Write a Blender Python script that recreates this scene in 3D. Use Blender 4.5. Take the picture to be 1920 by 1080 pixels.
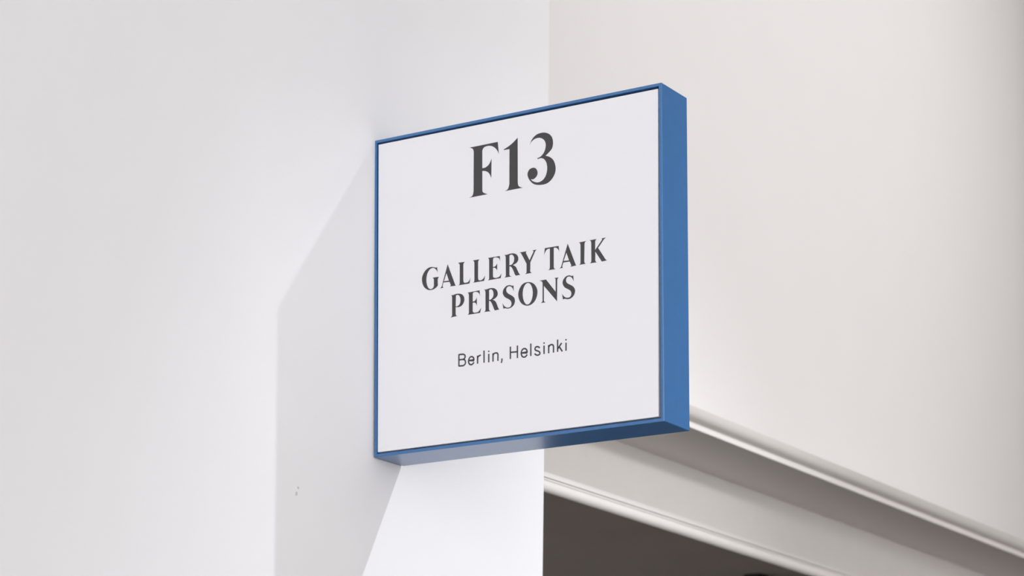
import bpy, bmesh, math, random
from mathutils import Matrix, Vector
random.seed(4)
for o in list(bpy.data.objects):
    bpy.data.objects.remove(o)
C = bpy.context.scene.collection
scene = bpy.context.scene

# ------------------------------------------------------------------ camera
cd = bpy.data.cameras.new('camera')
cam = bpy.data.objects.new('camera', cd); C.objects.link(cam)
right = Vector((0.8512, 0.5248, 0.0017)); fwd = Vector((-0.5224, 0.8470, 0.0987)).normalized()
right = (right - fwd * right.dot(fwd)).normalized(); up = right.cross(fwd)
cam.matrix_world = Matrix(((right.x, up.x, -fwd.x, 1.8307), (right.y, up.y, -fwd.y, -2.6467),
                           (right.z, up.z, -fwd.z, -0.6614), (0, 0, 0, 1)))
cd.sensor_width = 36.0; cd.lens = 93.463
cd.shift_x = 0.00203; cd.shift_y = 0.43683
cd.clip_start = 0.05
cd.dof.use_dof = True; cd.dof.focus_distance = 3.05; cd.dof.aperture_fstop = 10.0
scene.camera = cam

# ------------------------------------------------------------------ light
world = bpy.data.worlds.new('hall_daylight'); scene.world = world
world.use_nodes = True
bg = world.node_tree.nodes['Background']
bg.inputs['Color'].default_value = (1.0, 0.988, 0.982, 1); bg.inputs['Strength'].default_value = 2.75

def spot(name, loc, aim, watts, angle, blend, radius, color):
    l = bpy.data.lights.new(name, 'SPOT'); l.energy = watts; l.spot_size = math.radians(angle)
    l.spot_blend = blend; l.shadow_soft_size = radius; l.color = color
    o = bpy.data.objects.new(name, l); C.objects.link(o); o.location = loc
    o.rotation_euler = (Vector(aim) - Vector(loc)).to_track_quat('-Z', 'Y').to_euler()
    return o
# one lamp of the ceiling track grazes the pier and throws the sign's shadow, an added one brightens the wall, one lights the door head
spot('pier_spotlight', (2.50, 1.03, 1.73), (0, 0.46, -0.62), 188, 42, 1.0, 0.022, (0.93, 0.97, 1.0))
spot('wall_fill_added', (3.0, 2.5, 2.15), (-0.18, 1.50, 1.12), 200, 52, 1.0, 0.10, (1.0, 0.98, 0.965))  # added fill lamp that lifts the set-back wall
spot('door_spotlight', (3.2, 1.0, 0.70), (-0.18, 0.94, 0.03), 100, 22, 1.0, 0.12, (0.97, 0.98, 1.0))

vs = scene.view_settings
vs.view_transform = 'Standard'; vs.look = 'None'; vs.gamma = 1.0; vs.use_curve_mapping = False
vs.exposure = 0.0

# ------------------------------------------------------------------ materials
def mat(name, col, rough=0.6, spec=0.5, noise=0.0, nscale=20, bump=0.0, bscale=200, bdist=0.001, metallic=0.0, coat=0.0, coat_rough=0.2):
    m = bpy.data.materials.new(name); m.use_nodes = True
    nt = m.node_tree; b = nt.nodes['Principled BSDF']
    b.inputs['Base Color'].default_value = (*col, 1); b.inputs['Roughness'].default_value = rough
    b.inputs['Specular IOR Level'].default_value = spec; b.inputs['Metallic'].default_value = metallic
    b.inputs['Coat Weight'].default_value = coat; b.inputs['Coat Roughness'].default_value = coat_rough
    tc = nt.nodes.new('ShaderNodeTexCoord')
    if noise:
        n = nt.nodes.new('ShaderNodeTexNoise'); n.inputs['Scale'].default_value = nscale; n.inputs['Detail'].default_value = 6
        nt.links.new(tc.outputs['Object'], n.inputs['Vector'])
        r = nt.nodes.new('ShaderNodeValToRGB')
        r.color_ramp.elements[0].position = 0.3; r.color_ramp.elements[1].position = 0.7
        r.color_ramp.elements[0].color = (*[c * (1 - noise) for c in col], 1)
        r.color_ramp.elements[1].color = (*[min(1, c * (1 + noise)) for c in col], 1)
        nt.links.new(n.outputs['Fac'], r.inputs['Fac']); nt.links.new(r.outputs['Color'], b.inputs['Base Color'])
    if bump:
        n2 = nt.nodes.new('ShaderNodeTexNoise'); n2.inputs['Scale'].default_value = bscale; n2.inputs['Detail'].default_value = 4
        nt.links.new(tc.outputs['Object'], n2.inputs['Vector'])
        bp = nt.nodes.new('ShaderNodeBump'); bp.inputs['Strength'].default_value = bump; bp.inputs['Distance'].default_value = bdist
        nt.links.new(n2.outputs['Fac'], bp.inputs['Height']); nt.links.new(bp.outputs['Normal'], b.inputs['Normal'])
    return m

M_PIER = mat('pier_paint', (0.812, 0.812, 0.840), 0.75, 0.3, 0.006, 9, 0.15, 260, 0.0006)
M_WALL = mat('wall_paint', (0.745, 0.732, 0.735), 0.75, 0.3, 0.006, 7, 0.15, 260, 0.0006)
M_TRIM = mat('trim_paint', (0.68, 0.655, 0.64), 0.55, 0.4, 0.012, 30, 0.25, 90, 0.0008)
M_MARK = mat('wall_filler', (0.56, 0.56, 0.57), 0.9, 0.2, 0.05, 600)
M_FLOOR = mat('hall_floor', (0.20, 0.175, 0.155), 0.5, 0.3, 0.08, 3)
M_END = mat('added_wall_paint', (0.19, 0.14, 0.115), 0.8, 0.2, 0.03, 5)  # dark brown of the added, unseen light-blocking walls
M_CEIL = mat('hall_ceiling_paint', (0.45, 0.44, 0.43), 0.8, 0.2, 0.02, 4)
M_DARK = mat('back_room_paint', (0.45, 0.42, 0.41), 0.9, 0.2, 0.03, 5)
M_BLACK = mat('black_metal', (0.012, 0.012, 0.012), 0.5, 0.3)
M_BLUE = mat('blue_lacquer', (0.042, 0.160, 0.39), 0.30, 0.5, 0.03, 60, 0.10, 500, 0.0003, coat=0.35, coat_rough=0.16)
M_GAP_SHADE = mat('gap_shade', (0.03, 0.04, 0.06), 0.7, 0.2)  # near black, stands for the shade in the gap round the board
M_PANEL = mat('white_sign_board', (0.84, 0.845, 0.885), 0.55, 0.3, 0.003, 30)
M_INK = mat('charcoal_vinyl', (0.062, 0.061, 0.064), 0.6, 0.3)

# ------------------------------------------------------------------ helpers
def link(name, me, m, parent=None, kind=None, smooth=False):
    o = bpy.data.objects.new(name, me); C.objects.link(o)
    if m is not None:
        me.materials.clear(); me.materials.append(m)
    if smooth:
        for p in me.polygons: p.use_smooth = True
    if parent is not None: o.parent = parent
    if kind: o['kind'] = kind
    return o

def mesh_from(name, verts, faces):
    me = bpy.data.meshes.new(name); me.from_pydata([tuple(v) for v in verts], [], faces)
    bm = bmesh.new(); bm.from_mesh(me); bmesh.ops.recalc_face_normals(bm, faces=bm.faces); bm.to_mesh(me); bm.free()
    return me

def hexa(name, bot, top):
    """solid from four bottom and four top points given in the same order"""
    v = list(bot) + list(top)
    return mesh_from(name, v, [(3, 2, 1, 0), (4, 5, 6, 7), (0, 1, 5, 4), (1, 2, 6, 5), (2, 3, 7, 6), (3, 0, 4, 7)])

def box(name, x0, x1, y0, y1, z0, z1):
    return hexa(name, [(x0, y0, z0), (x1, y0, z0), (x1, y1, z0), (x0, y1, z0)], [(x0, y0, z1), (x1, y0, z1), (x1, y1, z1), (x0, y1, z1)])

def bevel(me, width, seg=3, sel=None):
    bm = bmesh.new(); bm.from_mesh(me)
    es = [e for e in bm.edges if sel is None or sel(e)]
    bmesh.ops.bevel(bm, geom=es, offset=width, segments=seg, profile=0.5, affect='EDGES')
    bm.to_mesh(me); bm.free()
    return me

def extrude_profile(name, prof, y0, y1):
    """closed (x, z) profile run along y"""
    n = len(prof)
    v = [(x, y0, z) for x, z in prof] + [(x, y1, z) for x, z in prof]
    f = [(i, (i + 1) % n, n + (i + 1) % n, n + i) for i in range(n)]
    f += [tuple(range(n)), tuple(range(2 * n - 1, n - 1, -1))]
    me = mesh_from(name, v, f)
    for p in me.polygons: p.use_smooth = True
    me.set_sharp_from_angle(angle=math.radians(32))
    return me

FLOOR = -2.26
TOP = 2.6
XW = -0.18          # plane of the wall that stands back beside the pier

# ------------------------------------------------------------------ setting
link('floor', box('floor', -6, 9, -7, 9, FLOOR - 0.1, FLOOR), M_FLOOR, kind='structure')

def pier_y(z): return 0.4121 + (z - 0.0561) * 0.0229      # the pier's corner is slightly out of plumb
pm = hexa('wall_left', [(-1.0, -6, FLOOR), (0, -6, FLOOR), (0, pier_y(FLOOR), FLOOR), (-1.0, pier_y(FLOOR), FLOOR)],
          [(-1.0, -6, TOP), (0, -6, TOP), (0, pier_y(TOP), TOP), (-1.0, pier_y(TOP), TOP)])
bevel(pm, 0.005, 4, lambda e: all(abs(v.co.x) < 1e-6 and v.co.y > 0 for v in e.verts))
wall_left = link('wall_left', pm, M_PIER, kind='structure')

# two small filled drill holes on the pier
def mark(y, z, r):
    bm = bmesh.new()
    ring = []
    for k in range(14):
        a = 2 * math.pi * k / 14; rr = r * (1 + random.uniform(-.22, .22))
        ring.append((y + rr * math.cos(a), z + 1.1 * rr * math.sin(a)))
    lo = [bm.verts.new((-0.0005, a, b)) for a, b in ring]
    hi = [bm.verts.new((0.0003, y + (a - y) * .7, z + (b - z) * .7)) for a, b in ring]
    bm.faces.new(hi)
    for k in range(14): bm.faces.new((lo[k], lo[(k + 1) % 14], hi[(k + 1) % 14], hi[k]))
    bmesh.ops.recalc_face_normals(bm, faces=bm.faces)
    me = bpy.data.meshes.new('filled_hole'); bm.to_mesh(me); bm.free()
    link('filled_hole', me, M_MARK, wall_left)
mark(-0.1535, -0.0635, 0.0022); mark(-0.1572, -0.0712, 0.0027)

# wall above the doorway, and the wall beside it
HEAD = 0.088; DOOR_END = 3.0; YS = 0.30
wall_right = link('wall_right', box('wall_right', XW - 0.02, XW, YS, 8, HEAD + 0.015, TOP), M_WALL, kind='structure')
link('wall_door_side', box('wall_door_side', XW - 0.10, XW, DOOR_END, 8, FLOOR, HEAD), M_WALL, kind='structure')

# unseen dark pilaster, added to shade the right end of the wall
link('wall_shade_added', box('wall_shade_added', XW, 0.50, 2.85, 3.6, FLOOR, TOP), M_END, kind='structure')

link('wall_end_added', box('wall_end_added', XW, 9, 5.0, 5.1, FLOOR, 5.0), M_END, kind='structure')  # unseen dark end wall, added to cut ambient light and darken side reflections
link('ceiling_hall', box('ceiling_hall', XW, 9, -7, 5, 2.4, 2.5), M_CEIL, kind='structure')

# cornice over the doorway
def arc(cx, cz, r, a0, a1, n):
    return [(cx + r * math.cos(math.radians(a0 + (a1 - a0) * i / n)), cz + r * math.sin(math.radians(a0 + (a1 - a0) * i / n))) for i in range(n + 1)]
prof = [(XW, 0.2068), (-0.0308, 0.2068), (-0.030, 0.2076), (-0.030, 0.2168), (-0.0275, 0.2174), (-0.0235, 0.2187), (-0.0200, 0.2208),
        (-0.0172, 0.2238), (-0.0150, 0.2272), (-0.0131, 0.2310), (-0.0120, 0.2334), (-0.0128, 0.2342), (XW, 0.262)]
link('trim_1', extrude_profile('trim_1', prof, YS, 8), M_TRIM, kind='structure')
# flat frieze board below it
link('trim_2', box('trim_2', XW, -0.174, YS, 8, 0.1132, 0.2068), M_TRIM, kind='structure')
# moulding along the door head: two fillets and a round bead
prof = [(XW, 0.1132), (-0.1785, 0.1132), (-0.1785, 0.1114), (-0.1740, 0.1114), (-0.1733, 0.1109), (-0.1733, 0.1091), (-0.1740, 0.1086), (-0.1785, 0.1086), (-0.1785, 0.1072)]
prof += arc(-0.1728, 0.0974, 0.0096, 100, -72, 16)
prof += [(-0.1725, 0.0905), (XW, 0.0930)]
link('trim_3', extrude_profile('trim_3', prof, YS, 8), M_TRIM, kind='structure')

# unlit room behind the doorway
link('ceiling', box('ceiling', -4.2, XW - 0.02, -0.4, 8, 0.2225, 0.32), M_DARK, kind='structure')
link('wall_back', box('wall_back', -4.3, -4.2, -0.4, 8, FLOOR, 0.32), M_DARK, kind='structure')
link('wall_back_far', box('wall_back_far', -4.2, XW - 0.02, 8, 8.1, FLOOR, 0.32), M_DARK, kind='structure')

bar = bevel(box('ceiling_bar', -0.64, -0.60, 2.285, 3.4, 0.150, 0.2225), 0.004, 2)
bar = link('ceiling_bar', bar, M_BLACK)
bar['label'] = 'black bar under the ceiling inside the dark doorway'; bar['category'] = 'bar'

# ------------------------------------------------------------------ the sign
sign = bpy.data.objects.new('blade_sign', None); C.objects.link(sign); sign.empty_display_size = 0.05
sign.location = (0, 0, 0)
sign['label'] = 'square white gallery sign in a blue box frame projecting from the white pier'
sign['category'] = 'sign'

DEPTH = 0.0632
OUT = [(0.0020, -0.0004), (0.4056, -0.0010), (0.4040, 0.3999), (-0.0012, 0.3997)]    # BL BR TR TL, front
PAN = [(0.0064, 0.0057), (0.3977, 0.0053), (0.3987, 0.3935), (0.0045, 0.3938)]
def inset(q, d):
    c = [(1, 1), (-1, 1), (-1, -1), (1, -1)]
    return [(x + d * a, z + d * b) for (x, z), (a, b) in zip(q, c)]
RIM = inset(OUT, 0.0038)
# tray: outer shell, front rim, inner walls and floor, one closed skin
TRAY_Y = 0.012
v = [(x, 0, z) for x, z in OUT] + [(x, DEPTH, z) for x, z in OUT] + [(x, 0, z) for x, z in RIM] + [(x, TRAY_Y, z) for x, z in RIM]
f = []
for i in range(4):
    j = (i + 1) % 4
    f += [(i, j, 8 + j, 8 + i), (i, 4 + i, 4 + j, j), (8 + i, 8 + j, 12 + j, 12 + i)]
f += [(4, 5, 6, 7), (12, 13, 14, 15)]
fm = mesh_from('frame', v, f)
outer = set()
def is_outer(e):
    a, b = e.verts
    def on(vv): return vv.index < 8
    return on(a) and on(b)
bevel(fm, 0.0011, 3, is_outer)
frame = link('frame', fm, M_BLUE, sign); frame['label'] = 'deep blue lacquered box frame'
# sheet behind the board, coloured dark for the shade in the gap round it
bk = inset(RIM, 0.0002)
hm = hexa('gap_shade_backing', [(x, TRAY_Y - 0.0005, z) for x, z in bk], [(x, TRAY_Y - 0.002, z) for x, z in bk])
link('gap_shade_backing', hm, M_GAP_SHADE, sign)
PY = 0.001
hm = hexa('panel', [(x, PY, z) for x, z in PAN], [(x, TRAY_Y - 0.002, z) for x, z in PAN])
bevel(hm, 0.0004, 2)
panel = link('panel', hm, M_PANEL, sign); panel['label'] = 'white printed face board'

SERIF = [
  ('F', ['138.75,367.15c 179.06,367.44c 180.61,352.31c 177.18,358.61 171.48,363.22 165.14,364.86 159.43,363.84 157.02,360.05c 157.09,338.5c 162.04,338.78 167.11,342.13 170.25,348.21c 169.94,324.04c 167.14,330 162.69,333.71 157.1,334.97c 157.18,311.25c 158.71,307.92 164.93,305.04c 138.6,304.75c 143.06,306.68 144.7,311.61c 144.79,360.25c 143.49,364.56 138.75,367.15c']),
  ('1', ['187.66,356.61c 197.96,361.12 207.22,367.76c 207.44,312.42c 208.94,307.8 214.31,304.97c 189.28,304.86c 193.67,307 195.67,312.7c 195.71,355.68c 187.66,355.84c']),
  ('3', ['224.21,355.86c 227.31,362.11 232.9,366.61 239.1,367.94 245.28,367.41 251.46,364.48 255.4,359.45 256.64,352.71 255.16,346.44 250.85,342.28 246.16,338.93c 252.7,335.98 257.62,330.81 260.08,322.8 259.22,315.35 254.55,308.53 247.16,304.53 236.66,304.71 229.23,307.45 224.26,312.4 221.52,317.76 221.39,322.14 224.24,326.04 229.21,327.07 233.18,325.1 235.17,320.41 233.93,316.04 229.84,313.12 225.5,313.61c 229.22,310.28 235.42,308.07 241.6,309.34 246.29,314.01 248.51,321.47 247.77,329.2 244.68,334.61 240.35,336.97 235.4,336.61c 234.66,337.71c 240.35,339.7 244.68,344.41 246.53,351.18 245.29,356.83 241.58,360.74 236.62,362.47 231.04,362.01 226.69,359.48 224.21,355.86c']),
  ('G', ['92.38,225.46c 93.15,218.74c 91.08,222.41 88.44,224.6 85.54,225.38 82.12,224.39 78.97,221.02 77.31,216.75 76.8,212.31 77.2,207.75 78.54,203.51 80.67,200.51 83.57,199.42 86.2,200.18 87.61,202.22 87.86,204.44c 87.83,209.84c 87.45,211.69 85.6,213.31c 95.07,213.07c 93.61,210.81 93.36,209.05c 93.6,202.5c 91.19,200.37 87.52,198.64 82.79,198.32 78.57,199.36 74.32,202.53 71.66,206.74 70.35,212.33 70.86,216.77 72.63,220.58 75.78,224.18 80,226.5 84.21,226.88 87.9,226.03 90.54,225.33 92.38,225.46c']),
  ('A', ['107.73,226.82c 118.92,199.22c 119.86,198.64c 111.21,198.79c 112.45,200.27c 110.55,204.57c 101.66,205.08c 100.53,200.84 100.9,199.44 102.11,198.6c 96.56,198.4c 98.54,199.55 99.43,201c 106.91,224.38c 107.73,226.82c', '105.95,216.22c 102.44,206.4c 109.6,206.28c']),
  ('L', ['122.34,226.43c 132.42,226.25c 130.87,224.69 130.31,222.98c 130.38,203.98c 130.86,201.45 132.16,200.38 134.24,200.17 137.08,200.57 139.15,202.5 140.69,205.49c 139.26,198.47c 123.4,198.5c 124.9,199.62 125.31,201.58c 125.22,222.83c 124.53,224.94 122.34,226.43c']),
  ('L', ['143.82,226.23c 153.36,226.29c 151.98,224.72 151.47,222.79c 151.43,204.31c 151.95,201.56 153.35,200.34 155.66,200.14 158.74,201.48 161.56,204.99c 160.19,198.78c 144.17,198.67c 145.87,199.76 146.28,201.48c 146.2,222.89c 145.53,224.77 143.82,226.23c']),
  ('E', ['165.52,226.1c 182.2,226.06c 183.11,219.87c 181.65,222.9 179.41,224.44 176.61,225.19 173.82,225.02 172.7,223.63c 172.61,214.27c 174.41,213.96 176.64,214.9 178.65,217.61c 178.5,208.95c 176.93,211.46 174.69,212.75 172.62,212.81c 172.64,203.34c 173.04,201.59 174.44,200.56 176.68,199.95 179.47,200.18 182.26,201.23 184.54,204.63c 183.66,198.75c 165.6,198.53c 166.99,199.69 167.27,201.44c 167.21,222.35c 166.98,224.47 165.52,226.1c']),
  ('R', ['188.45,226.55c 192.24,226.18 196.69,226.73 200.57,226.64 203.9,225.66 206.68,223.56 208.23,220.43 208.07,217.07 206.14,214.46 203.65,213.13 200.6,212.37c 203.38,210.75 205.32,208.78 206.99,205.4 208.65,202.02 210.04,199.89 211.25,198.85c 204.95,198.69c 203.39,200.85 201.72,204.95 199.77,208.62 198.11,210.55 195.88,211.6c 195.9,201.69c 196.57,199.8 199.13,198.57c 188.51,198.59c 190.35,199.59 190.9,201.44c 190.69,222.53c 190.18,224.93 188.45,226.55c', '195.86,224.67c 198.36,225.37 200.58,224.46 202.36,221.78 202.53,218.37 201.7,215.59 199.77,213.46 197.82,212.87 195.88,212.81c']),
  ('Y', ['209.89,226.27c 220.05,226.35c 218.95,225.21 219.28,223.62c 224.09,214.71c 229.41,224.04c 229.41,225.24 227.87,226.2c 233.81,226.23c 231.78,224.41c 225.19,211.9c 224.93,201.59c 225.59,200.05 227.51,198.96c 217.66,198.7c 219.42,199.74 219.97,201.59c 219.96,210.98c 212.88,223.84c 211.82,225.3 209.89,226.27c']),
  ('T', ['245.37,226.3c 264.29,226.25c 265.16,218.99c 264.02,221.65 261.84,223.89 259.67,224.79 257.6,224.9c 257.6,202.01c 258.14,200.01 260.32,198.74c 249.7,198.8c 251.61,199.77 252.31,201.82c 252.31,224.59c 250.4,224.73 247.94,224.04 245.76,221.49 244.28,218.25c']),
  ('A', ['276.77,227.01c 287.82,199.75c 288.63,199.01c 280.8,198.58c 281.78,200.15c 279.46,205.02c 270.8,205.1c 269.44,201.24 269.44,199.8 270.52,198.79c 265.48,198.66c 267.27,199.88 268.09,201.43c 276.06,224.87c', '275.03,216.42c 271.18,206.95c 278.65,206.57c']),
  ('I', ['291.78,226.13c 301.94,226.41c 300.33,225.18 299.68,223.23c 299.38,202.57c 299.92,200.35 301.69,199.15c 292.02,199.08c 293.85,200.05 294.28,202.13c 294.3,222.37c 293.66,224.85 291.78,226.13c']),
  ('K', ['306.55,226.52c 316.13,226.73c 314.68,225.39 314.15,223.42c 314.13,213.93c 314.67,214.32c 323.11,224.21c 323.54,225.47 322.59,226.42c 328.71,226.53c 326.15,224.93c 318.14,215.7c 327.96,200.74c 329.98,199.03c 323.17,198.61c 314.39,211.75c 314.22,202.05c 314.75,200.08 316.35,198.75c 306.78,198.83c 308.49,199.95 309.03,201.87c 308.9,222.55c 308.37,225.01 306.55,226.52c']),
  ('P', ['112.59,187.86c 115.9,187.54 119.89,188.3 123.87,188.14 127.85,186.94 130.7,184.35 131.96,180.51 131.3,176.7 128.76,173.15 125.36,171.67 121.67,171.69 119.5,172.23c 119.54,163.68c 120.23,161.78 122.17,160.78c 112.32,160.16c 114.03,161.74 114.42,163.64c 114.32,183.94c 113.91,186.55 112.59,187.86c', '119.78,186.36c 122.17,186.86 124.45,185.71 126.05,182.8 126.47,178.84 125.63,175.54 123.36,173.41 121.09,172.74 119.5,173.11c']),
  ('E', ['136.47,187.49c 153.63,188.05c 154.38,181.38c 152.74,184.67 149.92,186.53 146.53,187 144.56,186.31 144,185.07c 143.92,175.69c 146.29,175.6 148.26,177.27 149.83,179.83c 149.86,169.66c 148.56,172.37 146.58,173.86 143.92,174.08c 143.9,164.74c 144.36,162.73 146.06,161.63 148.88,161.39 152.25,162.14 156.01,166.15c 154.51,160.23c 136.57,160.05c 138.15,161.29 138.6,163.28c 138.52,183.5c 138.06,186.1 136.47,187.49c']),
  ('R', ['159.76,187.96c 163.41,187.79 167.34,188.45 171.82,188.3 175.74,186.92 178.26,184.48 179.38,181.18 179.11,178.31 177.16,175.92 174.65,174.58 172.14,173.96c 174.66,172.64 176.9,170.39 178.58,166.77 179.98,163.19 181.83,160.62c 175.58,160.36c 174.4,162.02 172.72,166.13 170.75,170.27 169.06,172.45 167.1,173.2c 167.13,163.26c 167.81,161.38 169.82,160.13c 159.96,160.46c 161.7,161.44 162.25,163.45c 162.19,183.59c 161.62,186.49 159.76,187.96c', '167.23,186.28c 169.58,187.02 171.82,185.87 173.23,183.01 173.52,179.58 172.85,177.25 171.01,175.32 169.06,174.38 167.26,174.39c']),
  ('S', ['201.56,187.33c 202.13,180.01c 200.51,183.76 198.29,186.15 195.51,187.12 192.74,186.31 191.46,183.83 192.03,180.85 194.14,178.38 197.48,176.32 200.81,174.07 203.03,171.35 203.7,168.13 202.76,164.4 200.28,161.61 196.95,160.29 193.35,160.01 189.73,160.99 187.51,160.71c 186.33,167.73c 188.06,164.74 190.84,162.19 193.62,161.18 196.4,161.42 198.33,163.08 198.88,165.9 197.77,168.95 194.71,171.54 190.82,173.78 188.03,176.58 186.63,180.16 187.46,183.91 190.23,187.15 193.57,188.37 196.9,188.28 199.68,187.11 201.56,187.33c']),
  ('O', ['221.64,188.47 226.04,187.51 230.44,184.82 233.73,180.27 235.11,175.28 234.29,169.64 231.55,164.26 227.17,160.79 221.67,159.77 216.16,161.35 211.75,165.09 208.98,170.77 208.42,176.14 209.79,181.25 212.82,185.64 216.68,187.98', '222.47,187.25 224.94,185.84 227.15,182.16 228.52,177.16 228.53,171.88 227.16,166.31 224.42,162.37 221.12,161.24 218.37,162.73 216.16,166.4 214.77,171.4 214.6,176.72 215.59,181.87 218.06,185.86 220.26,187.23']),
  ('N', ['237.4,187.81c 246.97,187.98c 260.21,171.27c 260.21,185.6c 259.94,187.08 258.31,188.17c 264.39,188.02c 262.76,186.43 262.38,184.34c 262.11,159.45c 261.13,160.64c 244.02,180.73c 244.03,163.73c 244.52,161.65 246.49,160.38c 239.94,160.42c 241.68,161.81 242.23,163.74c 242.22,183.86c 241.12,186.42 237.4,187.81c']),
  ('S', ['284.3,187.59c 285.05,180.24c 283.22,183.98 281.07,186.2 278.37,187.06 275.93,186.46 274.47,184.04 274.85,181.13 276.74,178.95 280.52,176.75 283.75,174.62 285.91,171.94 286.82,168.72 285.9,164.81 283.47,161.82 279.97,160.17 276.19,160.07 272.95,161 270.24,160.61c 269,167.75c 270.78,165.02 273.49,162.74 276.46,161.75 279.43,162.14 281.32,164.02 281.75,166.82 280.51,169.61 277.82,171.65 274.03,173.85 271.33,176.38 269.81,180.41 270.52,183.89 273.23,187.08 276.2,188.32 279.45,188.33 282.42,187.19 284.3,187.59c']),
]
SANS = [
  ('B', ['124.42,113.27c 124.48,98.22c', '124.42,112.81c 130.42,112.5c 132.7,111.31 133.41,109.34 132.72,107.32 130.67,106.16c 124.45,106.34c', '130.67,106.12c 133.08,104.76 133.88,102.22 133.19,99.87 130.7,98.42c 124.48,98.75c']),
  ('e', ['138.55,103.55c 145.91,103.29c 145.82,105.02 144.86,106.83 142.67,108.05 140.28,107.41 138.63,104.81 138.24,102.42 138.99,100.08 140.96,98.33 143.14,98.36 144.88,99.34 146.01,100.84c']),
  ('r', ['151.16,108.17c 151.2,98.24c', '151.26,104.52c 151.73,106.52 153.34,107.63 155.81,108.21c']),
  ('l', ['160.26,113.25c 160.31,98.29c']),
  ('i', ['166.99,108.28c 167.02,97.89c', '166.98,112.2c 166.98,110.59c']),
  ('n', ['173.04,108.29c 173.07,98.03c', '173.05,105.68c 174.33,107.56 176.92,108.16 179.08,107.52 179.94,105.73 179.95,104.24c 179.96,98.05c']),
  (',', ['185.46,100.26c 185.64,98.67 185.34,96.85 184.53,95.02c']),
  ('H', ['197.42,113.23c 197.45,98.16c', '207.33,113.26c 207.35,98c', '197.43,106.2c 207.34,105.72c']),
  ('e', ['212.88,103.39c 220.88,103.2c 220.57,105.42 219.27,107.34 217,108.29 214.24,107.33 212.73,104.24 212.84,101.6 214,99.26 216.26,98.01 218.77,98.43 220.88,100.66c']),
  ('l', ['225.93,113.22c 225.95,98.18c']),
  ('s', ['238.2,106.21c 236.8,107.7 234.8,108.31 232.8,108 231.8,106.38 232.3,104.57 234.8,103.29 237.3,102.1 238.55,100.28 238.05,98.73 235.81,97.92 233.31,98.64 231.21,100.34c']),
  ('i', ['244.28,108.43c 244.29,98.28c', '244.28,112.32c 244.28,110.57c']),
  ('n', ['250.65,108.26c 250.66,98.34c', '250.65,105.48c 252.24,107.67 254.48,108.25 256.47,107.55 257.21,105.5 257.31,104.18c 257.31,98.27c']),
  ('k', ['262.91,113.19c 262.91,98.46c', '263.16,102.12c 268.5,108.47c', '265.14,104.39c 269.34,98.2c']),
  ('i', ['274.43,108c 274.42,98.33c', '274.43,112.3c 274.43,110.56c']),
]

def parse(s):
    pts = []
    for t in s.split():
        c = t.endswith('c'); x, z = t.rstrip('c').split(',')
        pts.append((float(x) / 1000, float(z) / 1000, c))
    return pts

def smooth_path(pts, closed, n=5):
    """Catmull-Rom through the smooth points, sharp at the corner ones"""
    N = len(pts); out = []
    if closed and abs(pts[0][0] - pts[-1][0]) + abs(pts[0][1] - pts[-1][1]) < 1e-6: pts = pts[:-1]; N -= 1
    for i in range(N if closed else N - 1):
        a = pts[i]; b = pts[(i + 1) % N]
        out.append((a[0], a[1]))
        if a[2] and b[2]: continue
        p = pts[(i - 1) % N]; q = pts[(i + 2) % N]
        ta = None if a[2] else ((b[0] - p[0]) / 2, (b[1] - p[1]) / 2)
        tb = None if b[2] else ((q[0] - a[0]) / 2, (q[1] - a[1]) / 2)
        dx, dz = b[0] - a[0], b[1] - a[1]
        if ta is None: ta = (1.5 * dx - .5 * tb[0], 1.5 * dz - .5 * tb[1])
        if tb is None: tb = (1.5 * dx - .5 * ta[0], 1.5 * dz - .5 * ta[1])
        for k in range(1, n):
            t = k / n; h1 = 2*t**3 - 3*t*t + 1; h2 = t**3 - 2*t*t + t; h3 = -2*t**3 + 3*t*t; h4 = t**3 - t*t
            out.append(tuple(h1 * a[m] + h2 * ta[m] + h3 * b[m] + h4 * tb[m] for m in (0, 1)))
    if not closed: out.append((pts[-1][0], pts[-1][1]))
    return out

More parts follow.
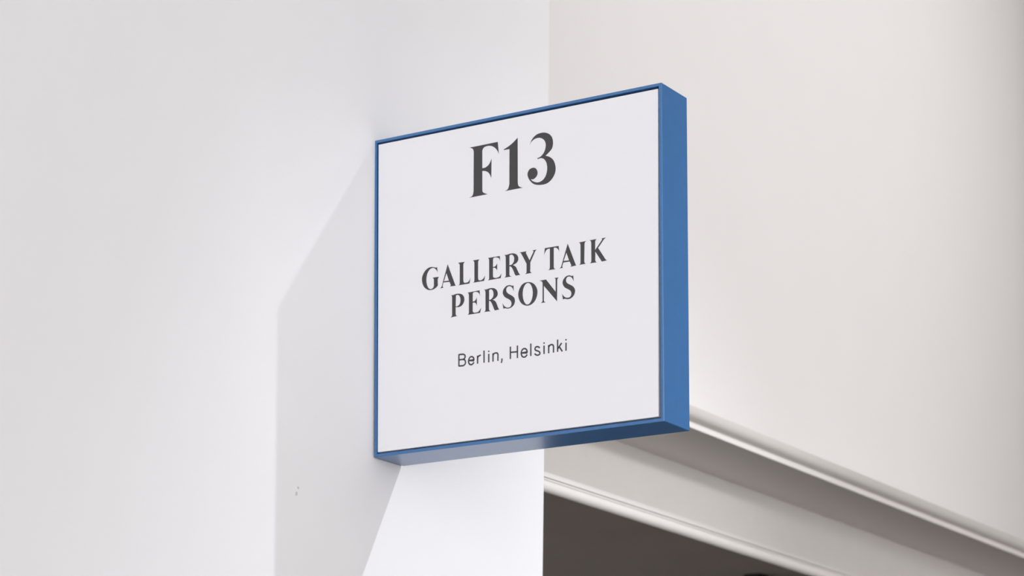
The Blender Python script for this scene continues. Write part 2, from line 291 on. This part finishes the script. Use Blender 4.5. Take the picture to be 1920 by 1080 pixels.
TH = 0.00015
def letter_outline(paths):
    """filled flat glyph with holes, a film of vinyl on the board"""
    bm = bmesh.new(); edges = []
    for path in paths:
        vs_ = [bm.verts.new((x, PY - TH, z)) for x, z in path]
        edges += [bm.edges.new((vs_[i], vs_[(i + 1) % len(vs_)])) for i in range(len(vs_))]
    bmesh.ops.triangle_fill(bm, use_beauty=True, use_dissolve=False, edges=edges, normal=(0, -1, 0))
    bmesh.ops.recalc_face_normals(bm, faces=bm.faces)
    r = bmesh.ops.extrude_face_region(bm, geom=list(bm.faces))
    for g in r['geom']:
        if isinstance(g, bmesh.types.BMVert): g.co.y = PY + 0.00005
    bmesh.ops.recalc_face_normals(bm, faces=bm.faces)
    me = bpy.data.meshes.new('letter'); bm.to_mesh(me); bm.free()
    return me

def letter_strokes(paths, w):
    bm = bmesh.new()
    for path in paths:
        n = len(path); L = []; R = []
        for i in range(n):
            a = path[max(0, i - 1)]; b = path[min(n - 1, i + 1)]
            d = Vector((b[0] - a[0], b[1] - a[1]))
            if d.length < 1e-9: d = Vector((0, 1))
            d.normalize(); k = 1.0
            if 0 < i < n - 1:
                e = Vector((path[i + 1][0] - path[i][0], path[i + 1][1] - path[i][1]))
                if e.length > 1e-9: k = 1 / max(.6, abs(d.dot(e.normalized())))
            nx, nz = -d.y * w / 2 * k, d.x * w / 2 * k
            L.append((path[i][0] + nx, path[i][1] + nz)); R.append((path[i][0] - nx, path[i][1] - nz))
        for y in (PY - TH,):
            vl = [bm.verts.new((x, y, z)) for x, z in L]; vr = [bm.verts.new((x, y, z)) for x, z in R]
            bl = [bm.verts.new((x, PY + 0.00005, z)) for x, z in L]; br = [bm.verts.new((x, PY + 0.00005, z)) for x, z in R]
            for i in range(n - 1):
                bm.faces.new((vl[i], vr[i], vr[i + 1], vl[i + 1]))
                bm.faces.new((vl[i + 1], bl[i + 1], bl[i], vl[i])); bm.faces.new((vr[i], br[i], br[i + 1], vr[i + 1]))
            bm.faces.new((vl[0], bl[0], br[0], vr[0])); bm.faces.new((vr[-1], br[-1], bl[-1], vl[-1]))
    me = bpy.data.meshes.new('letter'); bm.to_mesh(me); bm.free()
    return me

for ch, paths in SERIF:
    me = letter_outline([smooth_path(parse(s), True) for s in paths])
    link('numeral' if ch.isdigit() else 'letter', me, M_INK, panel)
for ch, paths in SANS:
    me = letter_strokes([smooth_path(parse(s), False, 6) for s in paths], 0.00185)
    link('comma' if ch == ',' else 'letter', me, M_INK, panel)
